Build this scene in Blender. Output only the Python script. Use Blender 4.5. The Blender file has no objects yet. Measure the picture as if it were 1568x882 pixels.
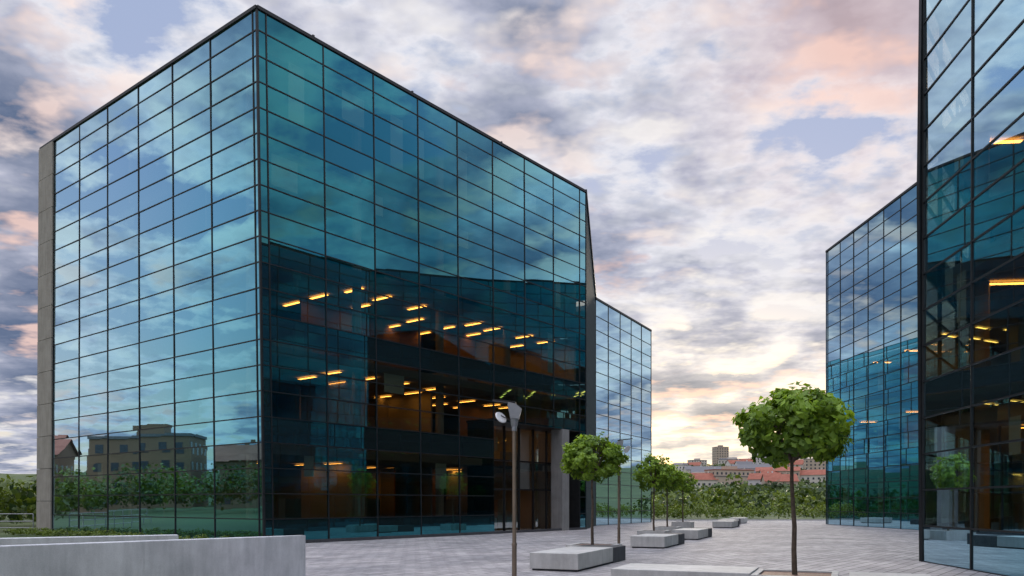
import bpy, math, random
import numpy as np
from mathutils import Vector, Matrix, noise
random.seed(4); rng=np.random.default_rng(7)
scene=bpy.context.scene
scene.view_settings.view_transform='Standard'
try: scene.view_settings.look='None'
except: pass
scene.view_settings.exposure=0

# ---------------------------------------------------------------- helpers
def V(*a): return Vector(a)
def empty(name,loc=(0,0,0)):
    e=bpy.data.objects.new(name,None); e.location=loc; e.empty_display_size=.3
    scene.collection.objects.link(e); return e
class MB:
    def __init__(s): s.v=[];s.f=[];s.m=[]
    def quad(s,a,b,c,d,m=0):
        i=len(s.v); s.v+= [tuple(a),tuple(b),tuple(c),tuple(d)]; s.f.append((i,i+1,i+2,i+3)); s.m.append(m)
    def poly(s,pts,m=0):
        i=len(s.v); s.v+=[tuple(p) for p in pts]; s.f.append(tuple(range(i,i+len(pts)))); s.m.append(m)
    def box(s,o,a,b,c,m=0):
        o=Vector(o);a=Vector(a);b=Vector(b);c=Vector(c)
        if a.cross(b).dot(c)<0: a,b=b,a
        i=len(s.v)
        s.v+=[tuple(x) for x in (o,o+a,o+a+b,o+b,o+c,o+a+c,o+a+b+c,o+b+c)]
        for q in ((0,3,2,1),(4,5,6,7),(0,1,5,4),(1,2,6,5),(2,3,7,6),(3,0,4,7)):
            s.f.append(tuple(i+k for k in q)); s.m.append(m)
    def cyl(s,p,q,r0,r1,n=12,m=0,cap=True):
        p=Vector(p);q=Vector(q);d=(q-p).normalized()
        x=d.orthogonal().normalized();y=d.cross(x);i=len(s.v)
        for c,r in((p,r0),(q,r1)):
            for k in range(n):
                a=2*math.pi*k/n; s.v.append(tuple(c+x*math.cos(a)*r+y*math.sin(a)*r))
        for k in range(n):
            s.f.append((i+k,i+(k+1)%n,i+n+(k+1)%n,i+n+k)); s.m.append(m)
        if cap:
            s.f.append(tuple(i+k for k in reversed(range(n)))); s.m.append(m)
            s.f.append(tuple(i+n+k for k in range(n))); s.m.append(m)
    def obj(s,name,mats,parent=None,smooth=False,bevel=0):
        me=bpy.data.meshes.new(name); me.from_pydata(s.v,[],s.f)
        for m in mats: me.materials.append(m)
        me.polygons.foreach_set('material_index',s.m)
        if smooth: me.polygons.foreach_set('use_smooth',[True]*len(s.f))
        me.update()
        o=bpy.data.objects.new(name,me); scene.collection.objects.link(o)
        if parent: o.parent=parent
        if bevel:
            b=o.modifiers.new('bevel','BEVEL'); b.width=bevel; b.segments=2; b.limit_method='ANGLE'
        return o

# ---------------------------------------------------------------- materials
class NT:
    def __init__(s,tree): s.t=tree; tree.nodes.clear()
    def n(s,typ,ins=None,**kw):
        nd=s.t.nodes.new(typ)
        for k,v in kw.items(): setattr(nd,k,v)
        if ins:
            for k,v in ins.items():
                if hasattr(v,'is_output'): s.t.links.new(v,nd.inputs[k])
                else: nd.inputs[k].default_value=v
        return nd
    def math(s,op,a,b=0.0,c=0.0,clamp=False):
        nd=s.t.nodes.new('ShaderNodeMath'); nd.operation=op; nd.use_clamp=clamp
        for i,v in enumerate((a,b,c)):
            if hasattr(v,'is_output'): s.t.links.new(v,nd.inputs[i])
            else: nd.inputs[i].default_value=v
        return nd.outputs[0]
    def ramp(s,fac,stops,interp='LINEAR'):
        nd=s.t.nodes.new('ShaderNodeValToRGB'); cr=nd.color_ramp; cr.interpolation=interp
        while len(cr.elements)<len(stops): cr.elements.new(.5)
        for e,(p,c) in zip(cr.elements,stops):
            e.position=p; e.color=(c[0],c[1],c[2],1) if not isinstance(c,(int,float)) else (c,c,c,1)
        s.t.links.new(fac,nd.inputs[0]); return nd.outputs[0]
    def mix(s,fac,a,b,blend='MIX'):
        nd=s.t.nodes.new('ShaderNodeMix'); nd.data_type='RGBA'; nd.blend_type=blend; nd.clamp_factor=True
        for i,v in ((0,fac),(6,a),(7,b)):
            if hasattr(v,'is_output'): s.t.links.new(v,nd.inputs[i])
            else: nd.inputs[i].default_value=v if i==0 else (v[0],v[1],v[2],1)
        return nd.outputs[2]
def newmat(name):
    m=bpy.data.materials.new(name); m.use_nodes=True; return m,NT(m.node_tree)
def stdmat(name,c1,c2,rough=.7,scale=3,metal=0,bump=.0,emis=None,spec=.4,detail=6,bscale=None):
    m,t=newmat(name)
    tc=t.n('ShaderNodeTexCoord').outputs['Object']
    nz=t.n('ShaderNodeTexNoise',{'Vector':tc,'Scale':scale,'Detail':detail,'Roughness':.6}).outputs[0]
    col=t.ramp(nz,[(.3,c1),(.7,c2)])
    b=t.n('ShaderNodeBsdfPrincipled',{'Base Color':col,'Roughness':rough,'Metallic':metal,'Specular IOR Level':spec})
    if bump:
        nb=t.n('ShaderNodeTexNoise',{'Vector':tc,'Scale':bscale or scale*8,'Detail':5}).outputs[0]
        bp=t.n('ShaderNodeBump',{'Height':nb,'Strength':bump,'Distance':.02}); t.t.links.new(bp.outputs[0],b.inputs['Normal'])
    o=t.n('ShaderNodeOutputMaterial',{'Surface':b.outputs[0]})
    return m
def matte(name,c):
    m,t=newmat(name); d=t.n('ShaderNodeBsdfDiffuse',{'Color':(*c,1)}); t.n('ShaderNodeOutputMaterial',{'Surface':d.outputs[0]}); return m
def emismat(name,c,s):
    m,t=newmat(name); e=t.n('ShaderNodeEmission',{'Color':(*c,1),'Strength':s}); t.n('ShaderNodeOutputMaterial',{'Surface':e.outputs[0]}); return m

def glassmat(name,opaque=False,stops=None,trans=(.34,.34,.29)):
    m,t=newmat(name)
    fac=t.n('ShaderNodeLayerWeight',{'Blend':.5}).outputs['Facing']
    stops=stops or [(0.0,(.012,.095,.118)),(.17,(.020,.145,.18)),(.35,(.05,.25,.31)),(.50,(.23,.52,.64)),(.60,(.44,.66,.78)),(.75,(.6,.78,.84)),(1,(.95,.97,1))]
    col=t.ramp(fac,stops)
    g=t.n('ShaderNodeBsdfGlossy',{'Color':col,'Roughness':.01})
    if opaque:
        d=t.n('ShaderNodeBsdfDiffuse',{'Color':(.008,.013,.014,1)})
    else:
        d=t.n('ShaderNodeBsdfTransparent',{'Color':(*trans,1)})
    a=t.n('ShaderNodeAddShader'); t.t.links.new(g.outputs[0],a.inputs[0]); t.t.links.new(d.outputs[0],a.inputs[1])
    t.n('ShaderNodeOutputMaterial',{'Surface':a.outputs[0]}); return m
M_glass=glassmat('teal_glass'); M_span=glassmat('spandrel_glass',opaque=True)
M_clear=glassmat('entrance_glass',stops=[(0,(.2,.26,.28)),(.5,(.45,.5,.5)),(1,(.9,.9,.9))],trans=(.45,.48,.45))
M_mull=stdmat('dark_aluminium',(.008,.010,.012),(.014,.016,.018),rough=.45,spec=.3,detail=1)
M_slab=matte('ceiling_concrete',(.24,.22,.20))
M_core=stdmat('interior_wall',(.16,.14,.12),(.36,.32,.27),scale=.25,detail=1)
M_wood=matte('interior_wood_panel',(.25,.155,.085))
M_blind=matte('window_blind',(.34,.40,.37))
M_lampE=emismat('warm_ceiling_lamp',(1,.42,.07),12)
def concretemat(name,c1,c2):
    m,t=newmat(name)
    tc=t.n('ShaderNodeTexCoord').outputs['Object']
    n1=t.n('ShaderNodeTexNoise',{'Vector':tc,'Scale':1.3,'Detail':6,'Roughness':.65}).outputs[0]
    mp=t.n('ShaderNodeMapping',{'Vector':tc,'Scale':(3,3,.35)}).outputs[0]
    n2=t.n('ShaderNodeTexNoise',{'Vector':mp,'Scale':2.0,'Detail':4,'Roughness':.6}).outputs[0]
    n3=t.n('ShaderNodeTexNoise',{'Vector':tc,'Scale':60,'Detail':3}).outputs[0]
    f=t.math('ADD',t.math('MULTIPLY',n1,.55),t.math('MULTIPLY',n2,.45))
    col=t.ramp(f,[(.33,c1),(.66,c2)])
    sp=t.ramp(n3,[(.3,.82),(.6,1.0)])
    col=t.mix(.7,col,sp,'MULTIPLY')
    bp=t.n('ShaderNodeBump',{'Height':n3,'Strength':.25,'Distance':.01})
    b=t.n('ShaderNodeBsdfPrincipled',{'Base Color':col,'Roughness':.8,'Normal':bp.outputs[0],'Specular IOR Level':.3})
    t.n('ShaderNodeOutputMaterial',{'Surface':b.outputs[0]}); return m
M_conc=concretemat('pale_concrete',(.38,.39,.41),(.62,.63,.65))
M_conc2=concretemat('bench_concrete',(.33,.325,.31),(.54,.53,.51))
M_pil=concretemat('pillar_concrete',(.16,.16,.155),(.25,.25,.245))
M_dark=concretemat('dark_granite',(.035,.037,.042),(.075,.077,.085))
M_fin=concretemat('facade_stone',(.24,.22,.19),(.36,.34,.30))
M_soil=stdmat('red_gravel',(.10,.045,.03),(.24,.12,.08),scale=25,bump=.6,bscale=60)

# paving
m,t=newmat('granite_paving'); M_pave=m
tc=t.n('ShaderNodeTexCoord').outputs['Object']
mp=t.n('ShaderNodeMapping',{'Vector':tc,'Rotation':(0,0,math.radians(-52))}).outputs[0]
br=t.n('ShaderNodeTexBrick',{'Vector':mp,'Color1':(.29,.28,.285,1),'Color2':(.44,.425,.425,1),'Mortar':(.08,.075,.075,1),'Scale':1.0,'Mortar Size':.015,'Mortar Smooth':.3,'Brick Width':.6,'Row Height':.3,'Bias':0.0})
nz=t.n('ShaderNodeTexNoise',{'Vector':tc,'Scale':.35,'Detail':6,'Roughness':.65}).outputs[0]
nz2=t.n('ShaderNodeTexNoise',{'Vector':tc,'Scale':9,'Detail':3}).outputs[0]
col=t.mix(1,br.outputs['Color'],t.ramp(nz,[(.3,(.62,.62,.64)),(.65,(1.05,1.02,1.0))]),'MULTIPLY')
col=t.mix(.6,col,t.ramp(nz2,[(.3,.68),(.6,1.0)]),'MULTIPLY')
bp=t.n('ShaderNodeBump',{'Height':br.outputs['Fac'],'Strength':.5,'Distance':-.01})
b=t.n('ShaderNodeBsdfPrincipled',{'Base Color':col,'Roughness':.85,'Normal':bp.outputs[0],'Specular IOR Level':.18})
t.n('ShaderNodeOutputMaterial',{'Surface':b.outputs[0]})
M_ground=stdmat('meadow_ground',(.028,.05,.014),(.07,.10,.03),scale=.05,detail=8,rough=.95)
M_bark=stdmat('bark',(.05,.035,.025),(.12,.09,.065),scale=12,bump=.5,rough=.9)

def leafmat(name,dark,light,trans=.35):
    m,t=newmat(name)
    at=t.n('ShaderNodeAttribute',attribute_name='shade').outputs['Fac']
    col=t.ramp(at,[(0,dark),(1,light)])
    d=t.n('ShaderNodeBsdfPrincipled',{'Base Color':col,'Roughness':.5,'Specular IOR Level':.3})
    tr=t.n('ShaderNodeBsdfTranslucent',{'Color':t.mix(1,col,(1.5,1.35,.5),'MULTIPLY')})
    mx=t.n('ShaderNodeMixShader',{0:trans}); t.t.links.new(d.outputs[0],mx.inputs[1]); t.t.links.new(tr.outputs[0],mx.inputs[2])
    t.n('ShaderNodeOutputMaterial',{'Surface':mx.outputs[0]}); return m
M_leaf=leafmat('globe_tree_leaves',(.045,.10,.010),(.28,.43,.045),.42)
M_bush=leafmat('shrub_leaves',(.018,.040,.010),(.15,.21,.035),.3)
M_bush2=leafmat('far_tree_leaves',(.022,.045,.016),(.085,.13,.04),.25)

def leaves(name,C,N,S,shade,mat,parent=None,aspect=.62,fold=.18):
    n=len(C); N=N/np.linalg.norm(N,axis=1,keepdims=True)
    r=rng.normal(size=(n,3)); T=np.cross(N,r); T/=np.linalg.norm(T,axis=1,keepdims=True)
    B=np.cross(N,T); S=S[:,None]
    a=C-T*S; b=C+B*S*aspect-N*S*fold; c=C+T*S; d=C-B*S*aspect-N*S*fold
    P=np.stack([a,b,c,d],1).reshape(-1,3)
    me=bpy.data.meshes.new(name)
    me.vertices.add(n*4); me.vertices.foreach_set('co',P.ravel())
    me.loops.add(n*6); me.polygons.add(n*2)
    base=(np.arange(n)*4)[:,None]
    idx=(base+np.array([[0,1,2,0,2,3]])).ravel()
    me.loops.foreach_set('vertex_index',idx.astype(np.int32))
    me.polygons.foreach_set('loop_start',(np.arange(n*2)*3).astype(np.int32))
    me.materials.append(mat); me.update(calc_edges=True)
    at=me.attributes.new('shade','FLOAT','POINT'); at.data.foreach_set('value',np.repeat(shade,4).astype(np.float32))
    me.validate()
    o=bpy.data.objects.new(name,me); scene.collection.objects.link(o)
    if parent: o.parent=parent
    return o

# ---------------------------------------------------------------- facade system
def facade(G,Mu,bl,br,tl,tr,cols,rows,H,skip=None,kind=None,tilt=.0024,mw=.055,mh=.045):
    bl,br,tl,tr=map(Vector,(bl,br,tl,tr)); L=(br-bl).length
    u=(br-bl).normalized(); up=V(0,0,1); n=u.cross(up).normalized()
    def P(s,z):
        a=s/L;b=z/H
        return (bl*(1-a)+br*a)*(1-b)+(tl*(1-a)+tr*a)*b
    for i in range(len(cols)-1):
        for j in range(len(rows)-1):
            s0,s1=cols[i],cols[i+1]; z0,z1=rows[j],rows[j+1]
            if skip and skip((s0+s1)/2,(z0+z1)/2): continue
            a=random.gauss(0,tilt)*(s1-s0)*.5; b=random.gauss(0,tilt)*(z1-z0)*.5
            q=[P(s0,z0)+n*(-a-b),P(s1,z0)+n*(a-b),P(s1,z1)+n*(a+b),P(s0,z1)+n*(-a+b)]
            G.quad(*q,m=(1 if (j%4==0 or j==len(rows)-2 or s1-s0<.6) else 0) if kind is None else kind)
    for i,s in enumerate(cols):
        z0=0
        if skip and skip(s-.1,.5) and skip(s+.1,.5):
            z0=next(z for z in rows if not skip(s,z+.1))
        a=P(s,z0); b=P(s,H)
        Mu.box(a-u*mw/2-n*.06,u*mw,n*.09,b-a)
    for j,z in enumerate(rows):
        segs=[(0,L)]
        if skip:
            ss=[c for c in cols if skip(c+.05,z+.05) and skip(c+.05,max(z-.05,0))]
            if ss: segs=[(0,ss[0])]+([(ss[-1]+(cols[2]-cols[1]),L)] if ss[-1]+(cols[2]-cols[1])<L-.5 else [])
        for s0,s1 in segs:
            a=P(s0,z);b=P(s1,z)
            Mu.box(a-V(0,0,mh/2)-n*.06,b-a,n*.086,V(0,0,mh))
FH=4.15
ROW=[0,FH/4,FH/2,FH*.75]
def rows_for(H):
    r=[]
    k=0
    while True:
        for q in ROW:
            z=FH*k+q
            if z>=H-.3: return r+[H]
            r.append(z)
        k+=1
def colsL(L,first,step):
    c=[0]+([first] if first>0 else [])
    while c[-1]+step<L-.3: c.append(c[-1]+step)
    return c+[L]
def inset(poly,d):
    n=len(poly); out=[]
    for i in range(n):
        p0=Vector(poly[i-1]).to_2d();p1=Vector(poly[i]).to_2d();p2=Vector(poly[(i+1)%n]).to_2d()
        e1=(p1-p0).normalized();e2=(p2-p1).normalized()
        n1=Vector((-e1.y,e1.x));n2=Vector((-e2.y,e2.x))
        k=d/(1+n1.dot(n2)); out.append(p1+(n1+n2)*k)
    return out
def prism(B,poly,z0,z1,m=0):
    n=len(poly)
    B.poly([(p[0],p[1],z1) for p in poly],m); B.poly([(p[0],p[1],z0) for p in reversed(poly)],m)
    for i in range(n):
        a=poly[i];b=poly[(i+1)%n]
        B.quad((a[0],a[1],z0),(b[0],b[1],z0),(b[0],b[1],z1),(a[0],a[1],z1),m)
def coping(B,a,b,n,h=.14):
    a=Vector(a);b=Vector(b);B.box(a-n*.35-V(0,0,.02),b-a,n*.42,V(0,0,h))

H=21.6
# ============ LEFT (main) building
root=empty('glass_office_building',(-10.3,32,0))
def rel(o): 
    o.parent=root; o.matrix_parent_inverse=Matrix.Translation(root.location).inverted(); return o
C=V(-10.27,32,0);Cb=V(-9.97,32,0);R=V(4.73,51,0);Lf=V(-26.6,44.9,0);Lb=V(-26.8,45.0,0);BK=V(-11.6,63.9,0)
W=V(6.19,58.9,0);E=V(12.24,70,0);up=V(0,0,H)
PZ=FH*1.5
G=MB();Mu=MB()
def portal(s,z): return 14.6<s<23.3 and z<PZ-.01
Lr=(R-Cb).length
cr=[0,.42]+[.42+2.86*k for k in range(1,9)]+[Lr]
facade(G,Mu,Cb,R,C+up,R+up,cr,rows_for(H),H,skip=portal)
Ll=(Cb-Lb).length; fin=1.8
LbF=Lb+(Cb-Lb).normalized()*fin; LfF=Lf+(C-Lf).normalized()*fin
L2=(Cb-LbF).length; st=(L2-.3)/6
facade(G,Mu,LbF,Cb,LfF+up,C+up,[st*k for k in range(7)]+[L2],rows_for(H),H)
hw=16.8
L4=(E-W).length; facade(G,Mu,W,E,W+V(0,0,hw),E+V(0,0,hw),colsL(L4,0,L4/5),rows_for(hw),hw)
E2=E+V(-17,12,0); 
L5=(E2-E).length; facade(G,Mu,E,E2,E+V(0,0,hw),E2+V(0,0,hw),colsL(L5,0,3),rows_for(hw),hw,kind=1)
L6=(Lf-BK).length; facade(G,Mu,BK,Lf,BK+up,Lf+up,colsL(L6,0,3),rows_for(H),H,kind=1)
Fa=V(11.6,71.5,0);Fb=V(14.6,90,0);Fc=V(-2,102,0);Fd=V(-5,84,0)
for a,b in ((Fa,Fb),(Fb,Fc),(Fd,Fa)):
    facade(G,Mu,a,b,a+V(0,0,17),b+V(0,0,17),colsL((b-a).length,0,3),rows_for(17),17,kind=None if a==Fa else 1)
rel(G.obj('glass_panels',[M_glass,M_span]));
u1=(R-C).normalized(); nr=u1.cross(V(0,0,1)); ul=(C-Lf).normalized(); nl=ul.cross(V(0,0,1)); ue=(W-R).normalized(); ne=ue.cross(V(0,0,1)); uw=(E-W).normalized(); nw=uw.cross(V(0,0,1))
coping(Mu,C+up,R+up,nr);coping(Mu,Lf+up,C+up,nl,h=.141);coping(Mu,W+V(0,0,hw),E+V(0,0,hw),nw)
Mu.box(R+up-ne*.3-V(0,0,.1),W-R+V(0,0,hw-H),ne*.38,V(0,0,.3))
rel(Mu.obj('mullions_and_coping',[M_mull]))
EW=MB()
for k in range(16):
    z0=k*1.35;z1=z0+1.34
    pr=lambda z: min(1.0,(H-z)/(H-hw)) if z>hw else 1.0
    f0,f1=pr(z0),pr(z1)
    if f1<=0: continue
    EW.quad(R+V(0,0,z0),R+(W-R)*f0+V(0,0,z0),R+(W-R)*f1+V(0,0,z1),R+V(0,0,z1))
BK2=V(-10,69,0)
EW.quad(R+up,W+V(0,0,hw),BK2+V(0,0,hw),BK+up)
rel(EW.obj('raked_end_cladding',[stdmat('zinc_cladding',(.015,.03,.035),(.025,.045,.05),rough=.7,spec=.1,detail=2)]))
F=MB(); zz=[0]+[1.8*k for k in range(1,13)]
for a,b in zip(zz[:-1],zz[1:]):
    ta,tb=a/H,b/H
    p0=Lb*(1-ta)+Lf*ta; p0=V(p0.x,p0.y,a); q0=LbF*(1-ta)+LfF*ta; q0=V(q0.x,q0.y,a)
    F.box(p0-nl*.3+V(0,0,.012),(q0-p0),nl*.4,V(0,0,b-a-.024))
rel(F.obj('stone_fin_wall',[M_fin]))
I=MB();mainp=[C,R,BK,Lf];ip=inset([p.to_2d() for p in mainp],.5)
s0,s1=cr[6],cr[9]
def nb(s,d): p=C+u1*s-nr*d; return p.to_2d()
ipn=[ip[0],nb(s0-.15,.5),nb(s0-.15,1.8),nb(s1-.05,1.8),nb(s1-.05,.5)]+ip[2:]
for k in range(1,6): prism(I,ipn if k==1 else ip,FH*k-.4,FH*k-.02 if k<5 else 21.3)
wingp=[W,E,E2,BK2];iw=inset([p.to_2d() for p in wingp],.5)
for k in range(1,5): prism(I,iw,FH*k-.4,FH*k-.02)
b3=inset([p.to_2d() for p in (Fa,Fb,Fc,Fd)],.5)
for k in range(1,5): prism(I,b3,FH*k-.4,FH*k-.02)
rel(I.obj('floor_slabs',[M_slab]))
co=MB(); prism(co,inset([p.to_2d() for p in mainp],8.2),0,21.1); prism(co,inset([p.to_2d() for p in wingp],5.5),0,16.1); prism(co,inset([p.to_2d() for p in (Fa,Fb,Fc,Fd)],4),0,16.1)
co.box(R-u1*.4-nr*.6,u1*.2,-nr*19,V(0,0,21.1)); co.box(Lf+ul*.5-nl*.6,ul*.2,-nl*22,V(0,0,21.1))
hc=FH-.42
def interior(co,li,bli,A,B,n,floors,lit,cstep=5.7,seed=1,off=.42,depthP=7.5,end=0,void=None):
    rd=random.Random(seed); u=(B-A).normalized(); Lx=(B-A).length-end
    inv=lambda s,k: void is not None and k<2 and void[0]-1<s<void[1]
    s=off
    while s<Lx-4.5:
        for k in range(floors):
            z=FH*k
            d0=1.0 if inv(s+2,k) else 0
            if not inv(s+.2,k): co.cyl(A+u*(s+.2)-n*1.3+V(0,0,z),A+u*(s+.2)-n*1.3+V(0,0,z+hc),.22,.22,10,0)
            if s>off:
                if rd.random()<.5: co.box(A+u*(s+1.5)-n*(2.2+d0)+V(0,0,z),u*.12,-n*(depthP-2.4-d0),V(0,0,hc),rd.choice([0,0,1]))
            if rd.random()<.5: co.box(A+u*(s+.6)-n*(5.0+rd.random()*2)+V(0,0,z),u*3.5,-n*.12,V(0,0,hc),rd.choice([0,1,0]))
            for q in range(3):
                co.box(A+u*(s+.6+rd.random()*2.2)-n*(1.9+d0+rd.random()*2)+V(0,0,z),u*1.6,-n*.7,V(0,0,.75),0)
            if rd.random()<.7:
                co.box(A+u*(s+.6+rd.random()*3)-n*(2.8+rd.random())+V(0,0,z),u*.9,-n*.5,V(0,0,1.9),rd.choice([0,1]))
        s+=cstep
    for (k,s0,s1,p) in lit:
        s=s0
        while s<min(s1,Lx):
            for d in (1.3,3.4,5.6):
                if rd.random()<p and not (d<2 and inv(s,k)):
                    o=A+u*(s+rd.random()*.9)-n*(d+rd.random()*.3)+V(0,0,FH*k+hc-.06)
                    li.quad(o,o-n*1.3,o-n*1.3+u*.2,o+u*.2) 
            s+=2.3
    s=off
    while s<Lx-3:
        for k in range(floors):
            if rd.random()<.32 and not inv(s+1,k):
                w=rd.choice([.5,.8,1.3]); h=rd.choice([.9,1.3,2.4]); ps=rd.random()*(2.7-w)
                bli.box(A+u*(s+ps)-n*.32+V(0,0,FH*k+hc-h),u*w,-n*.02,V(0,0,h))
        s+=2.86
li=MB();bli=MB()
interior(co,li,bli,C,R,nr,5,[(2,5.8,22,.95),(1,5,23,.8),(0,4,23,.5)],seed=5,void=(s0,s1))
co.box(C+u1*6.2-nr*5.4+V(0,0,2*FH),u1*5.6,-nr*.1,V(0,0,hc),1); co.box(C+u1*15.5-nr*4.6+V(0,0,2*FH),u1*3.2,-nr*.1,V(0,0,hc),1)
interior(co,li,bli,Lf,C,nl,5,[],off=2.1,seed=8,end=8)
rel(co.obj('interior_walls_and_columns',[M_core,M_wood])); rel(li.obj('ceiling_lamps',[M_lampE])); rel(bli.obj('window_blinds',[M_blind]))
# entrance portal
po=MB()
def at(s,d,z):
    tt=z/H; base=(Cb*(1-tt)+C*tt); p=base+(R-base).normalized()*s-nr*d; return V(p.x,p.y,z)
po.box(at(s0,.1,PZ),u1*(s1-s0),-nr*1.9,V(0,0,.12),0)
po.box(at(s0,.08,0.005),u1*.06,-nr*1.9,V(0,0,PZ-.01),0)
po.box(at(s1-.02,.08,0.005),u1*.06,-nr*1.9,V(0,0,PZ-.01),0)
ge=MB();w=(s1-s0)/6
for i in range(6):
    for z0,z1 in((0.02,2.5),(2.5,4.2),(4.2,PZ)):
        if i==3 and z0<1: continue
        e=random.gauss(0,.006)
        ge.quad(at(s0+w*i,1.6,z0),at(s0+w*(i+1),1.6+e,z0),at(s0+w*(i+1),1.6+e,z1),at(s0+w*i,1.6,z1))
for i in range(7): po.box(at(s0+w*i-.04,1.66,0),u1*.08,nr*.14,V(0,0,PZ),0)
for z in(2.5,4.2): po.box(at(s0,1.65,z-.04),u1*(s1-s0),nr*.12,V(0,0,.08),0)
po.box(at(s0,1.72,FH-.42),u1*(s1-s0),nr*.03,V(0,0,.42),0)
po.box(at(21.2,.75,0),u1*.75,nr*.85,V(0,0,PZ),1)
rel(po.obj('entrance_portal',[M_mull,M_pil],bevel=.01)); rel(ge.obj('entrance_glazing',[M_clear]))
pl=MB(); pl.box(Cb-V(0,0,.02)-nr*.05,(R-Cb),nr*.12,V(0,0,.16)); pl.box(Lb-V(0,0,.02)-nl*.05,(Cb-Lb),nl*.118,V(0,0,.162))
rel(pl.obj('plinth',[M_dark]))
rg=MB()
for s in (3,9,16): 
    rg.box(C+u1*s-nr*.3+V(0,0,21.7),u1*.1,-nr*.1,V(0,0,.35))
rg.box(Lf+ul*9-nl*4+V(0,0,21.2),ul*4,-nl*3,V(0,0,.8)); rel(rg.obj('roof_fixtures',[M_mull]))

# ============ RIGHT building
root=empty('glass_office_building',(12,23,0))
A0=V(11.88,23,0);A1=V(11.88-.095*30,23-30,0);A2=V(24.2,38.6,0);A3=V(25.3,49.4,0);A4=V(24.97,63.2,0)
G=MB();Mu=MB()
def fac(a,b,first=0,step=2.9,h=H,lean=V(0,0,0),lean2=V(0,0,0),kind=None):
    L=(b-a).length; facade(G,Mu,a,b,a+V(0,0,h)+lean,b+V(0,0,h)+lean2,colsL(L,first,step),rows_for(h),h,kind=kind)
fac(A0,A1,0,2.92,lean=V(.06,0,0),lean2=V(.06,0,0))
fac(A2,A0,.35,2.86,lean2=V(.06,0,0)); fac(A3,A2,0,2.7); fac(A4,A3,.3,2.25)
A5=V(42,66,0);A6=V(42,-6,0); fac(A5,A4,0,3,kind=1); fac(A1,A6,0,3,kind=1)
rel(G.obj('glass_panels',[M_glass,M_span]))
def outn(a,b): return (b-a).normalized().cross(V(0,0,1))
for i,(a,b) in enumerate(((A0,A1),(A2,A0),(A3,A2),(A4,A3))): coping(Mu,a+up,b+up,outn(a,b),h=.14+.002*i)
Mu.box(A0+V(-.02,.02,0),V(.12,.02,0),V(-.02,.12,0),V(-.07,0,10.8)); Mu.box(A0+V(-.09,.02,10.8),V(.12,.02,0),V(-.02,.12,0),V(.13,0,10.9))
rel(Mu.obj('mullions_and_coping',[M_mull]))
I=MB()
ipp=[A0.to_2d()+Vector((.5,-.25)),A1.to_2d()+Vector((.5,.5)),A6.to_2d()+Vector((-.5,.5)),A5.to_2d()+Vector((-.5,-.5)),A4.to_2d()+Vector((.5,-.5)),A3.to_2d()+Vector((.5,0)),A2.to_2d()+Vector((.5,0))]
for k in range(1,6): prism(I,ipp,FH*k-.4,FH*k-.02 if k<5 else 21.3)
rel(I.obj('floor_slabs',[M_slab]))
co=MB();li=MB();bli=MB()
prism(co,[(20,22),(18,0),(36,0),(36,58),(33,58),(33,38)],0,21.1)
interior(co,li,bli,A0,A1,outn(A0,A1),5,[(2,0,14,.4),(1,0,14,.9),(0,1,14,.8)],seed=15,depthP=6.5)
interior(co,li,bli,A4,A3,outn(A4,A3),5,[(2,2,12,.7),(1,2,12,.7)],seed=16,depthP=6)
interior(co,li,bli,A2,A0,outn(A2,A0),5,[],seed=18,depthP=6,end=7)
rel(co.obj('interior_walls_and_columns',[M_core,M_wood])); rel(li.obj('ceiling_lamps',[M_lampE])); rel(bli.obj('window_blinds',[M_blind]))

# ---------------------------------------------------------------- terrain
def hh(x,y):
    r=math.hypot(x,y)
    t=min(max((r-250)/950,0),1); s=t*t*(3-2*t)
    nz=noise.noise(V(x*.0016,y*.0016,3.3))*.35+noise.noise(V(x*.006,y*.006,1.3))*.12
    return s*45*(1+nz*1.0)
T=MB()
radii=[0,60,100,160,220]+[250+50*k for k in range(0,26)]+[1700,2200,3200,5000]
NA=144
for r in radii:
    for k in range(NA):
        a=2*math.pi*k/NA; x=r*math.sin(a);y=r*math.cos(a)
        T.v.append((x,y,hh(x,y)-.02))
for i in range(len(radii)-1):
    for k in range(NA):
        a=i*NA+k;b=i*NA+(k+1)%NA
        if i==0: T.f.append((a,b+NA,a+NA))
        else: T.f.append((a,b,b+NA,a+NA))
        T.m.append(0)
T.obj('ground',[M_ground],smooth=True)
pv=MB(); pv.poly([(-5.5,-25,0),(45,-25,0),(45,77,0),(-16,77,0),(-30,50,0),(-12,29,0),(-5.5,18,0)]); pv.obj('plaza_paving',[M_pave])
kb=MB(); kb.box((-10,77.0,-.02),(55,0,0),(0,.25,0),(0,0,.13)); kb.obj('plaza_kerb',[M_conc2])

# ---------------------------------------------------------------- concrete wall front-left
wl=MB(); p=V(-5.12,16.4,0); q=V(-4.51,17.4,0); d=V(-3.18,-3.5,0).normalized(); w=q-p
s=0
for seg in (2.45,3.9,3.9,3.9):
    wl.box(p+d*s+V(0,0,-.02),d*(seg-.02),w,V(0,0,1.02)); s+=seg
wl.obj('concrete_wall',[M_conc],bevel=.015)
wl=MB(); wl.box((-13.5,16.6,-.02),(5.2,3.2,0),(-.2,.35,0),(0,0,.92)); wl.obj('concrete_parapet',[M_conc],bevel=.01)
rl=MB()
for i in range(9): rl.cyl((-42+i*2,42+i*.15,0),(-42+i*2,42+i*.15,1.1),.03,.03,8)
for z in(.35,.7,1.1): rl.cyl((-42,42,z),(-26,43.2,z),.022,.022,8)
rl.obj('steel_railing',[stdmat('galvanised_steel',(.25,.26,.27),(.4,.4,.41),metal=.7,rough=.4)])

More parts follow.
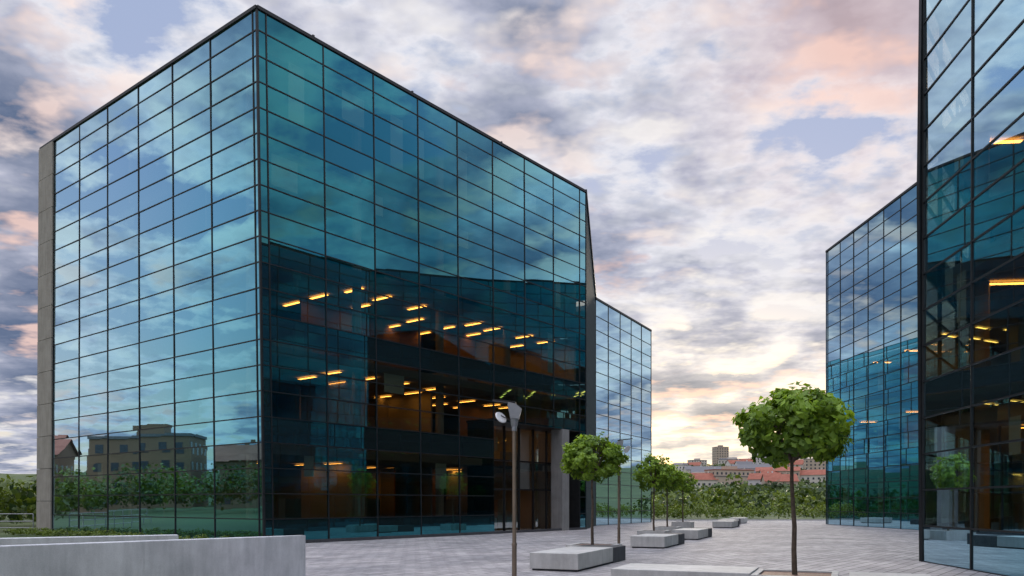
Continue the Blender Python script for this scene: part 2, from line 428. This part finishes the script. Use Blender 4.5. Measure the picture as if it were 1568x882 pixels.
# ---------------------------------------------------------------- benches / planters
du=V(.39,.92,0).normalized(); dv=V(.92,-.39,0).normalized()
def bench(o,lu,lv,h=.45,dark=0,name='concrete_bench'):
    B=MB();o=Vector(o)
    B.box(o+V(0,0,.05),dv*lv,du*lu,V(0,0,h-.05),0); B.box(o+dv*.05+du*.05,dv*(lv-.1),du*(lu-.1),V(0,0,.048),1)
    if dark: B.box(o+du*(lu+.012)+dv*.0,dv*lv,du*dark,V(0,0,h-.015),1)
    return B.obj(name,[M_conc2,M_dark],bevel=.012)
def planter(c,w=1.5,h=.42,l=None):
    B=MB();l=l or w;o=Vector(c)-du*l/2-dv*w/2;t_=.12
    B.box(o,dv*w,du*t_,V(0,0,h));B.box(o+du*(l-t_),dv*w,du*t_,V(0,0,h))
    B.box(o+du*t_,dv*t_,du*(l-2*t_),V(0,0,h));B.box(o+du*t_+dv*(w-t_),dv*t_,du*(l-2*t_),V(0,0,h))
    B.box(o+du*t_+dv*t_,dv*(w-2*t_),du*(l-2*t_),V(0,0,h-.03),1)
    return B.obj('tree_planter',[M_conc2,M_soil],bevel=.008)
bench((.44,20.0,0),3.15,1.28,dark=1.35)
bench((1.87,15.1,0),1.5,2.55,h=.45)
bench((4.46,30.0,0),2.6,1.3,dark=1.3)
bench((7.4,36.8,0),2.8,1.2,dark=1.2)
bench((13.6,54,0),3,1.3,dark=1); bench((15.5,60,0),3,1.2,dark=1); bench((18.0,66,0),2.5,1.2)
bench((5.62,13.25,0),1.3,1.3)

# ---------------------------------------------------------------- trees
def globe_tree(x,y,zb=.42,zc=3.07,r=1.03,hz=.66,seed=0,nleaf=5200,lean=0):
    rd=random.Random(seed); g=np.random.default_rng(seed)
    root=empty('globe_tree',(x,y,0))
    B=MB(); top=V(x+lean,y,zc-.55); pts=[V(x,y,zb-.05)]
    for k in range(1,6): 
        f=k/5; pts.append(V(x+lean*f+rd.uniform(-.02,.02),y+rd.uniform(-.02,.02),zb+(zc-.55-zb)*f))
    for k in range(5): B.cyl(pts[k],pts[k+1],.050-.004*k,.046-.004*k,10,0,cap=False)
    top=pts[-1]
    for k in range(11):
        a=k*2.4+rd.random()*.6; e=rd.uniform(.15,1.2)
        d=V(math.cos(a)*math.cos(e),math.sin(a)*math.cos(e),math.sin(e))
        mid=top+V(d.x*r*.45,d.y*r*.45,d.z*hz*.9+.08); end=top+V(d.x*r*.85,d.y*r*.85,.3+d.z*hz*1.15)
        B.cyl(top-V(0,0,rd.random()*.1),mid,.024,.016,6,cap=False);B.cyl(mid,end,.016,.006,6,cap=False)
        for j in range(2): B.cyl(mid,end+V(rd.uniform(-.3,.3),rd.uniform(-.3,.3),rd.uniform(-.1,.2)),.010,.004,5,cap=False)
    o=B.obj('trunk_and_limbs',[M_bark],smooth=True); o.parent=root; o.matrix_parent_inverse=Matrix.Translation(root.location).inverted()
    nc=92; Cc=[];Rc=[];Sh=[]
    while len(Cc)<nc:
        v=g.normal(size=3); v/=np.linalg.norm(v); 
        rr=g.uniform(.5,1.08)**.6
        if v[2]<-.88: continue
        zz=v[2]*hz*rr*(1.0 if v[2]>0 else .92)
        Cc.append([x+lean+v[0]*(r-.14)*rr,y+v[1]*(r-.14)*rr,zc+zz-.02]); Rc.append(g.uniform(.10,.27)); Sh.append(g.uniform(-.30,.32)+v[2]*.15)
    Cc=np.array(Cc);Rc=np.array(Rc);Sh=np.array(Sh)
    idx=g.integers(0,nc,nleaf)
    dd=g.normal(size=(nleaf,3)); dd/=np.linalg.norm(dd,axis=1,keepdims=True); rad=g.uniform(.35,1.3,nleaf)**.5
    P=Cc[idx]+dd*(Rc[idx]*rad)[:,None]*np.array([1,1,.8])
    cen=np.array([x+lean,y,zc-.2]); out=P-cen; out/=np.linalg.norm(out,axis=1,keepdims=True)
    N=out*.7+dd*.5+g.normal(size=(nleaf,3))*.4+np.array([0,0,.35])
    S=g.uniform(.040,.10,nleaf)
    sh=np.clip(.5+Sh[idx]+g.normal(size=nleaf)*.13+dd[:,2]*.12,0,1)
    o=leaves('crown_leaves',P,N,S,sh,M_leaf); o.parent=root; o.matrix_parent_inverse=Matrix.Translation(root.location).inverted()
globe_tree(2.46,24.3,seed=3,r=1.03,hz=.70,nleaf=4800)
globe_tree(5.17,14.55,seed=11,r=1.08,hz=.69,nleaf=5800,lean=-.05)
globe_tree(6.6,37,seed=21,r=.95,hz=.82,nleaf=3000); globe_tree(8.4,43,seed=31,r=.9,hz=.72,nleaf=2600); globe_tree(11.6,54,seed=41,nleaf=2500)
planter((2.55,24.6,0),1.4);planter((5.17,14.5,0),1.45,h=.42);planter((6.6,37,0),1.3);planter((8.4,43,0),1.3);planter((11.6,54,0),1.3)

def mass(name,items,mat,lsize,dens,parent=None):
    Ps=[];Ns=[];Ss=[];Sh=[]
    for (x,y,z,rx,rz,tone) in items:
        n=int(dens*rx*rx/(lsize*lsize)*.5)+30; n=min(n,1200)
        k=max(5,int(rng.integers(6,12)))
        cc=rng.normal(size=(k,3)); cc/=np.linalg.norm(cc,axis=1,keepdims=True); cc[:,2]=np.abs(cc[:,2])*1.3-.3
        cc=cc*np.array([rx,rx,rz])*.62; cs=rng.uniform(-.2,.2,k)
        id_=rng.integers(0,k,n); d=rng.normal(size=(n,3)); d/=np.linalg.norm(d,axis=1,keepdims=True)
        P=np.array([x,y,z])+cc[id_]+d*np.array([rx,rx,rz])*.42*rng.uniform(.6,1.1,(n,1))
        P[:,2]=np.maximum(P[:,2],z-rz)
        Ps.append(P);Ns.append(d+rng.normal(size=(n,3))*.5+np.array([0,-.1,.3]));Ss.append(rng.uniform(.6,1.3,n)*lsize)
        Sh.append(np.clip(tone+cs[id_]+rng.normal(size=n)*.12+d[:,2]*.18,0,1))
    return leaves(name,np.concatenate(Ps),np.concatenate(Ns),np.concatenate(Ss),np.concatenate(Sh),mat,parent,aspect=.75)
it=[]
for i in range(130):
    x=random.uniform(8,46);y=random.uniform(78.5,90);r=random.uniform(.6,1.25); it.append((x,y,r*.6,r,r*.95,random.uniform(.3,.95)))
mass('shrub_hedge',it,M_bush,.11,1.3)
it=[]
for i in range(210):
    y=random.uniform(95,240);x=y*random.uniform(.12,.5);r=random.uniform(1.4,3.0)*(.7+y/280); it.append((x,y,r*.45+random.uniform(-.4,.5),r,r*.8,random.uniform(.0,.9)))
for x,y,r in ((26,96,2.1),(29.5,105,2.7),(24,110,2.6),(37,100,2.2)): it.append((x,y,r*1.15,r,r,.3))
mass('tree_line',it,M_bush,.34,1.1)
it=[]
for i in range(620):
    y=random.uniform(250,1150);x=y*random.uniform(.1,.55);r=random.uniform(4,7.5); it.append((x,y,hh(x,y)+r*.3,r*1.5,r*.85,random.uniform(.1,.8)))
mass('distant_woodland',it,M_bush2,1.5,.7)
it=[]
for i in range(150):
    a=random.uniform(0,1)**1.7; x=-46-a*80+random.uniform(-4,4); y=84-a*20+random.uniform(-10,10);r=random.uniform(2,3.0); it.append((x,y,r*.6+random.uniform(.2,1.0),r,r,random.uniform(.1,.6)))
for i in range(120):
    y=random.uniform(47,76);x=-y*random.uniform(.57,.80);r=random.uniform(1.1,1.9); it.append((x,y,r*.75+random.uniform(0,.6),r,r,random.uniform(.05,.7)))
for i in range(190):
    x=random.uniform(-102,-75);y=random.uniform(20,105);r=random.uniform(2,4.2)
    it.append((x,y,r*.75,r,r,random.uniform(.05,.5)))
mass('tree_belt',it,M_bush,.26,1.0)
it=[]
for i in range(150):
    s=random.uniform(0,18.5);dd=random.uniform(.5,2.6);p=Lf+ul*(s+1)+nl*dd;r=random.uniform(.2,.42); it.append((p.x,p.y,.15,r,r*.7,random.uniform(.4,.95)))
mass('ground_cover_plants',it,M_bush,.05,1.0)

# ---------------------------------------------------------------- street lamps
M_pole=stdmat('bronze_steel',(.16,.12,.09),(.26,.20,.15),metal=.6,rough=.35,scale=2)
M_alu=stdmat('lamp_housing',(.20,.21,.23),(.32,.33,.35),metal=.5,rough=.3)
M_white=stdmat('white_reflector',(.7,.7,.7),(.8,.8,.8),rough=.35)
def lamp(x,y,zt=3.62,rot=0):
    root=empty('street_lamp',(x,y,0)); root.rotation_euler=(0,0,rot)
    def add(B,n,m,**k): o=B.obj(n,m,**k); o.parent=root
    B=MB(); B.cyl((0,0,0),(0,0,.9),.048,.046,20); B.cyl((0,0,.9),(0,0,zt-.45),.040,.036,20);B.cyl((0,0,0),(0,0,.03),.10,.10,20);B.cyl((0,0,.88),(0,0,.93),.055,.05,20)
    add(B,'pole',[M_pole],bevel=.004)
    B=MB(); B.cyl((0,0,zt-.50),(0,0,zt-.42),.050,.050,20); B.cyl((0,0,zt-.42),(0,0,zt-.33),.055,.075,20);B.cyl((0,0,zt-.33),(0,0,zt-.25),.075,.08,20)
    prof=[(-.08,-.25),(.09,-.27),(.14,-.08),(.02,.02),(-.12,.05),(-.13,.0)]
    for i in range(6):
        a=prof[i];b=prof[(i+1)%6]
        B.quad((a[0],-.1,zt+a[1]),(b[0],-.1,zt+b[1]),(b[0],.1,zt+b[1]),(a[0],.1,zt+a[1]))
    B.poly([(p[0],-.1,zt+p[1]) for p in prof]);B.poly([(p[0],.1,zt+p[1]) for p in reversed(prof)])
    add(B,'head_housing',[M_alu],bevel=.01)
    B=MB(); B.box((-.42,-.09,zt+.085),(.46,0,-.05),(0,.18,0),(0,0,.02)); B.box((-.02,-.02,zt+.0),(.04,0,0),(0,.04,0),(0,0,.06)); B.cyl((-.06,0,zt-.3),(-.26,0,zt-.20),.01,.01,8); B.cyl((.0,0,zt-.42),(-.08,0,zt-.30),.012,.012,8)
    add(B,'visor_arm',[M_mull],bevel=.003)
    B=MB(); c=V(-.26,0,zt-.24); nrm=V(.5,-.55,.45).normalized(); B.cyl(c,c+nrm*.02,.13,.115,24)
    add(B,'reflector_disc',[M_white],bevel=.004)
lamp(.045,15.3,3.58); lamp(3.36,25,3.62,rot=math.pi)

# ---------------------------------------------------------------- background town
M_wallm=[stdmat('render_%d'%i,c,tuple(min(1,k*1.15) for k in c),scale=.3,rough=.9) for i,c in enumerate([(.50,.47,.42),(.58,.56,.53),(.40,.33,.26),(.50,.48,.48),(.20,.125,.08)])]
M_tile=stdmat('red_roof_tiles',(.22,.07,.045),(.32,.12,.08),scale=.5,rough=.85)
M_groof=stdmat('grey_roof',(.10,.10,.11),(.16,.16,.17),rough=.8)
M_win=stdmat('window_pane',(.03,.04,.05),(.06,.07,.09),rough=.2)
def house(x,y,w,d,h,rh,wm,rm,rot,name='house',flat=False):
    z=hh(x,y)-1; B=MB()
    B.box((-w/2,-d/2,0),(w,0,0),(0,d,0),(0,0,h+1),0)
    H_=h+1
    if not flat:
        o=.5
        B.quad((-w/2-o,-d/2-o,H_-.1),(w/2+o,-d/2-o,H_-.1),(w/2+o,0,H_+rh),(-w/2-o,0,H_+rh),1)
        B.quad((w/2+o,d/2+o,H_-.1),(-w/2-o,d/2+o,H_-.1),(-w/2-o,0,H_+rh),(w/2+o,0,H_+rh),1)
        B.poly([(-w/2,-d/2,H_),(-w/2,0,H_+rh-.15),(-w/2,d/2,H_)],0);B.poly([(w/2,-d/2,H_),(w/2,d/2,H_),(w/2,0,H_+rh-.15)],0)
        B.box((w*.2,.3,H_+rh*.4),(.8,0,0),(0,.8,0),(0,0,rh*.9),0)
    else:
        B.box((-w/2-.2,-d/2-.2,H_),(w+.4,0,0),(0,d+.4,0),(0,0,.5),1); B.box((-w*.15,-d*.2,H_+.5),(w*.3,0,0),(0,d*.4,0),(0,0,2.2),0)
    nf=max(1,int(h/3)); nx=max(2,int(w/3.2))
    for f in range(nf):
        for i in range(nx):
            xx=-w/2+w*(i+.5)/nx-.65
            B.box((xx,-d/2-.04,1+f*3+.9),(1.3,0,0),(0,.06,0),(0,0,1.5),2)
            B.box((xx,d/2-.02,1+f*3+.9),(1.3,0,0),(0,.06,0),(0,0,1.5),2)
        for i in range(max(2,int(d/3.2))):
            ny=max(2,int(d/3.2)); yy=-d/2+d*(i+.5)/ny-.6
            B.box((w/2-.02,yy,1+f*3+.9),(.06,0,0),(0,1.2,0),(0,0,1.5),2); B.box((-w/2-.04,yy,1+f*3+.9),(.06,0,0),(0,1.2,0),(0,0,1.5),2)
    o=B.obj(name,[wm,rm,M_win]); o.location=(x,y,z); o.rotation_euler=(0,0,rot); return o
rd=random.Random(2)
for i in range(44):
    y=rd.uniform(430,980); x=y*rd.uniform(.2,.40)
    if i%3==0: house(x,y,rd.uniform(18,34),11,rd.uniform(8,13),3,rd.choice(M_wallm[:4]),rd.choice([M_tile,M_groof]),rd.uniform(-.5,.5),name='apartment_house',flat=rd.random()<.6)
    else: house(x,y,rd.uniform(10,18),9,rd.uniform(5,8),rd.uniform(3,4.5),rd.choice(M_wallm[:4]),M_tile if rd.random()<.6 else M_groof,rd.uniform(-.7,.7))
house(262,1000,16,14,28,0,M_wallm[2],M_groof,.15,name='tower_block',flat=True)
house(322,1010,24,14,24,0,M_wallm[3],M_groof,-.1,name='tower_block',flat=True)
house(285,1020,18,14,14,0,M_wallm[1],M_groof,.2,name='tower_block',flat=True)
house(242,1040,22,12,12,0,M_wallm[0],M_groof,.2,name='tower_block',flat=True)
house(-133,58,18,13,12.5,0,M_wallm[4],M_groof,math.pi/2+.1,name='apartment_house',flat=True)
house(-136,80,14,13,10.5,3.2,M_wallm[4],M_tile,math.pi/2,name='apartment_house')
house(-130,36,18,13,8,3.2,M_wallm[4],M_tile,math.pi/2,name='apartment_house')
house(-160,98,26,13,10,0,M_wallm[2],M_groof,math.pi/2,name='apartment_house',flat=True)

# ---------------------------------------------------------------- sky
AZ=math.radians(12.5); EL=math.radians(7)
w=bpy.data.worlds.new('World'); scene.world=w; w.use_nodes=True
try:
    w.cycles.sampling_method='MANUAL'; w.cycles.sample_map_resolution=512
except Exception: pass
t=NT(w.node_tree)
tc=t.n('ShaderNodeTexCoord').outputs['Generated']
nrm=t.n('ShaderNodeVectorMath',{0:tc},operation='NORMALIZE').outputs[0]
sp=t.n('ShaderNodeSeparateXYZ',{0:nrm}); x,y,z=sp.outputs
zp=t.math('MAXIMUM',z,0.0); zc=t.math('ADD',zp,.15)
uv=t.n('ShaderNodeCombineXYZ',{0:t.math('DIVIDE',x,zc),1:t.math('DIVIDE',y,zc),2:0.0}).outputs[0]
def cl(off,det):
    mp=t.n('ShaderNodeMapping',{'Vector':uv,'Location':(8.3+off[0],4.1+off[1],0),'Scale':(1,1.1,1)}).outputs[0]
    a=t.n('ShaderNodeTexNoise',{'Vector':mp,'Scale':3.7,'Detail':det,'Roughness':.56}).outputs[0]
    b=t.n('ShaderNodeTexNoise',{'Vector':mp,'Scale':1.3,'Detail':1,'Roughness':.5}).outputs[0]
    return t.math('ADD',t.math('MULTIPLY',a,.70),t.math('MULTIPLY',b,.30)),mp
den,mp1=cl((0,0),7); denB,_=cl((.025,.09),4)
rim=t.math('SUBTRACT',den,denB)
def patch(dx,dy,dz,pw,amt):
    v=Vector((dx,dy,dz)).normalized()
    dd=t.n('ShaderNodeVectorMath',{0:nrm,1:tuple(v)},operation='DOT_PRODUCT').outputs['Value']
    return t.math('MULTIPLY',t.math('POWER',t.math('MAXIMUM',dd,0),pw),amt)
# broad weather: a bright opening low in the west, heavier cloud above it
for a in (patch(-1.06,.2,.27,50,-.11),patch(-1.0,.25,.62,25,.06),patch(-.66,1,.33,30,.10),patch(-.55,1,.62,120,-.08),patch(1,-.05,.5,12,.01),patch(.1,1,.42,60,.02),patch(.36,1,.40,60,-.03)):
    den=t.math('ADD',den,a)
den=t.math('ADD',den,-.003)
clear=t.ramp(zp,[(0,(.98,.80,.56)),(.08,(.90,.85,.81)),(.2,(.62,.69,.84)),(.38,(.45,.53,.78)),(1,(.40,.52,.78))])
sky=t.n('ShaderNodeTexSky',sky_type='NISHITA'); sky.sun_disc=False; sky.sun_elevation=EL; sky.sun_rotation=AZ
skyc=t.mix(1,sky.outputs[0],(.10,.10,.10),'MULTIPLY')
clear=t.mix(.2,clear,skyc)
lit=t.ramp(den,[(.42,(1.0,.99,.99)),(.47,(.80,.80,.87)),(.52,(.49,.51,.63)),(.58,(.27,.305,.42)),(.66,(.125,.17,.28))])
cov=t.ramp(den,[(.40,0.0),(.47,1.0)])
n3=t.n('ShaderNodeTexNoise',{'Vector':mp1,'Scale':.8,'Detail':2}).outputs[0]
rimf=t.ramp(rim,[(.0,0.0),(.10,1.0)])
warm=t.mix(t.ramp(n3,[(.50,0.0),(.62,1.0)]),(1.0,.96,.93),(1.0,.70,.61))
lit=t.mix(t.math('MULTIPLY',rimf,.75),lit,warm)
shf=t.ramp(t.math('MULTIPLY',rim,-1.0),[(.0,0.0),(.10,1.0)])
lit=t.mix(t.math('MULTIPLY',shf,.55),lit,(.16,.205,.32))
col=t.mix(cov,clear,lit)
pk=patch(.43,1,.57,110,.75)
col=t.mix(t.math('MULTIPLY',pk,cov),col,t.mix(.5,col,(1.0,.64,.54)))
sd=(math.sin(AZ)*math.cos(.03),math.cos(AZ)*math.cos(.03),math.sin(.03))
dt=t.n('ShaderNodeVectorMath',{0:nrm,1:sd},operation='DOT_PRODUCT').outputs['Value']
g1=t.math('POWER',t.math('MAXIMUM',dt,0),30); g1=t.math('MULTIPLY',g1,t.ramp(zp,[(0,1.0),(.12,.75),(.28,0.0)]))
gb=t.math('MULTIPLY',g1,.85)
col=t.mix(gb,col,t.mix(1,col,(2.0,1.72,1.25),'MULTIPLY'))
col=t.mix(t.math('MULTIPLY',g1,.30),col,(1.2,.98,.66))
boost=t.math('ADD',1.0,t.math('MULTIPLY',t.ramp(zp,[(.55,0.0),(.85,1.0)]),3.1))  # extra brightness added to the overhead sky, out of view, to light the scene
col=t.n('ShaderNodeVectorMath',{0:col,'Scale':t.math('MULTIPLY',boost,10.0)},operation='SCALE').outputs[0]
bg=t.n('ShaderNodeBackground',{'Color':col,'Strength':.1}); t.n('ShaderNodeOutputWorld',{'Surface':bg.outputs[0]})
L=bpy.data.lights.new('sun','SUN'); L.energy=1.3; L.angle=math.radians(12); L.color=(1,.86,.68)
so=bpy.data.objects.new('sun',L); scene.collection.objects.link(so)
EL2=math.radians(10); so.rotation_euler=V(math.sin(AZ)*math.cos(EL2),math.cos(AZ)*math.cos(EL2),math.sin(EL2)).to_track_quat('Z','Y').to_euler()

# ---------------------------------------------------------------- camera
cd=bpy.data.cameras.new('camera'); cam=bpy.data.objects.new('camera',cd); scene.collection.objects.link(cam)
cam.location=(0,0,1.7); cam.rotation_euler=(math.radians(90),0,0)
cd.sensor_width=36; cd.lens=36*1218/1568; cd.shift_y=(770-441)/1568; cd.clip_end=9000
scene.camera=cam
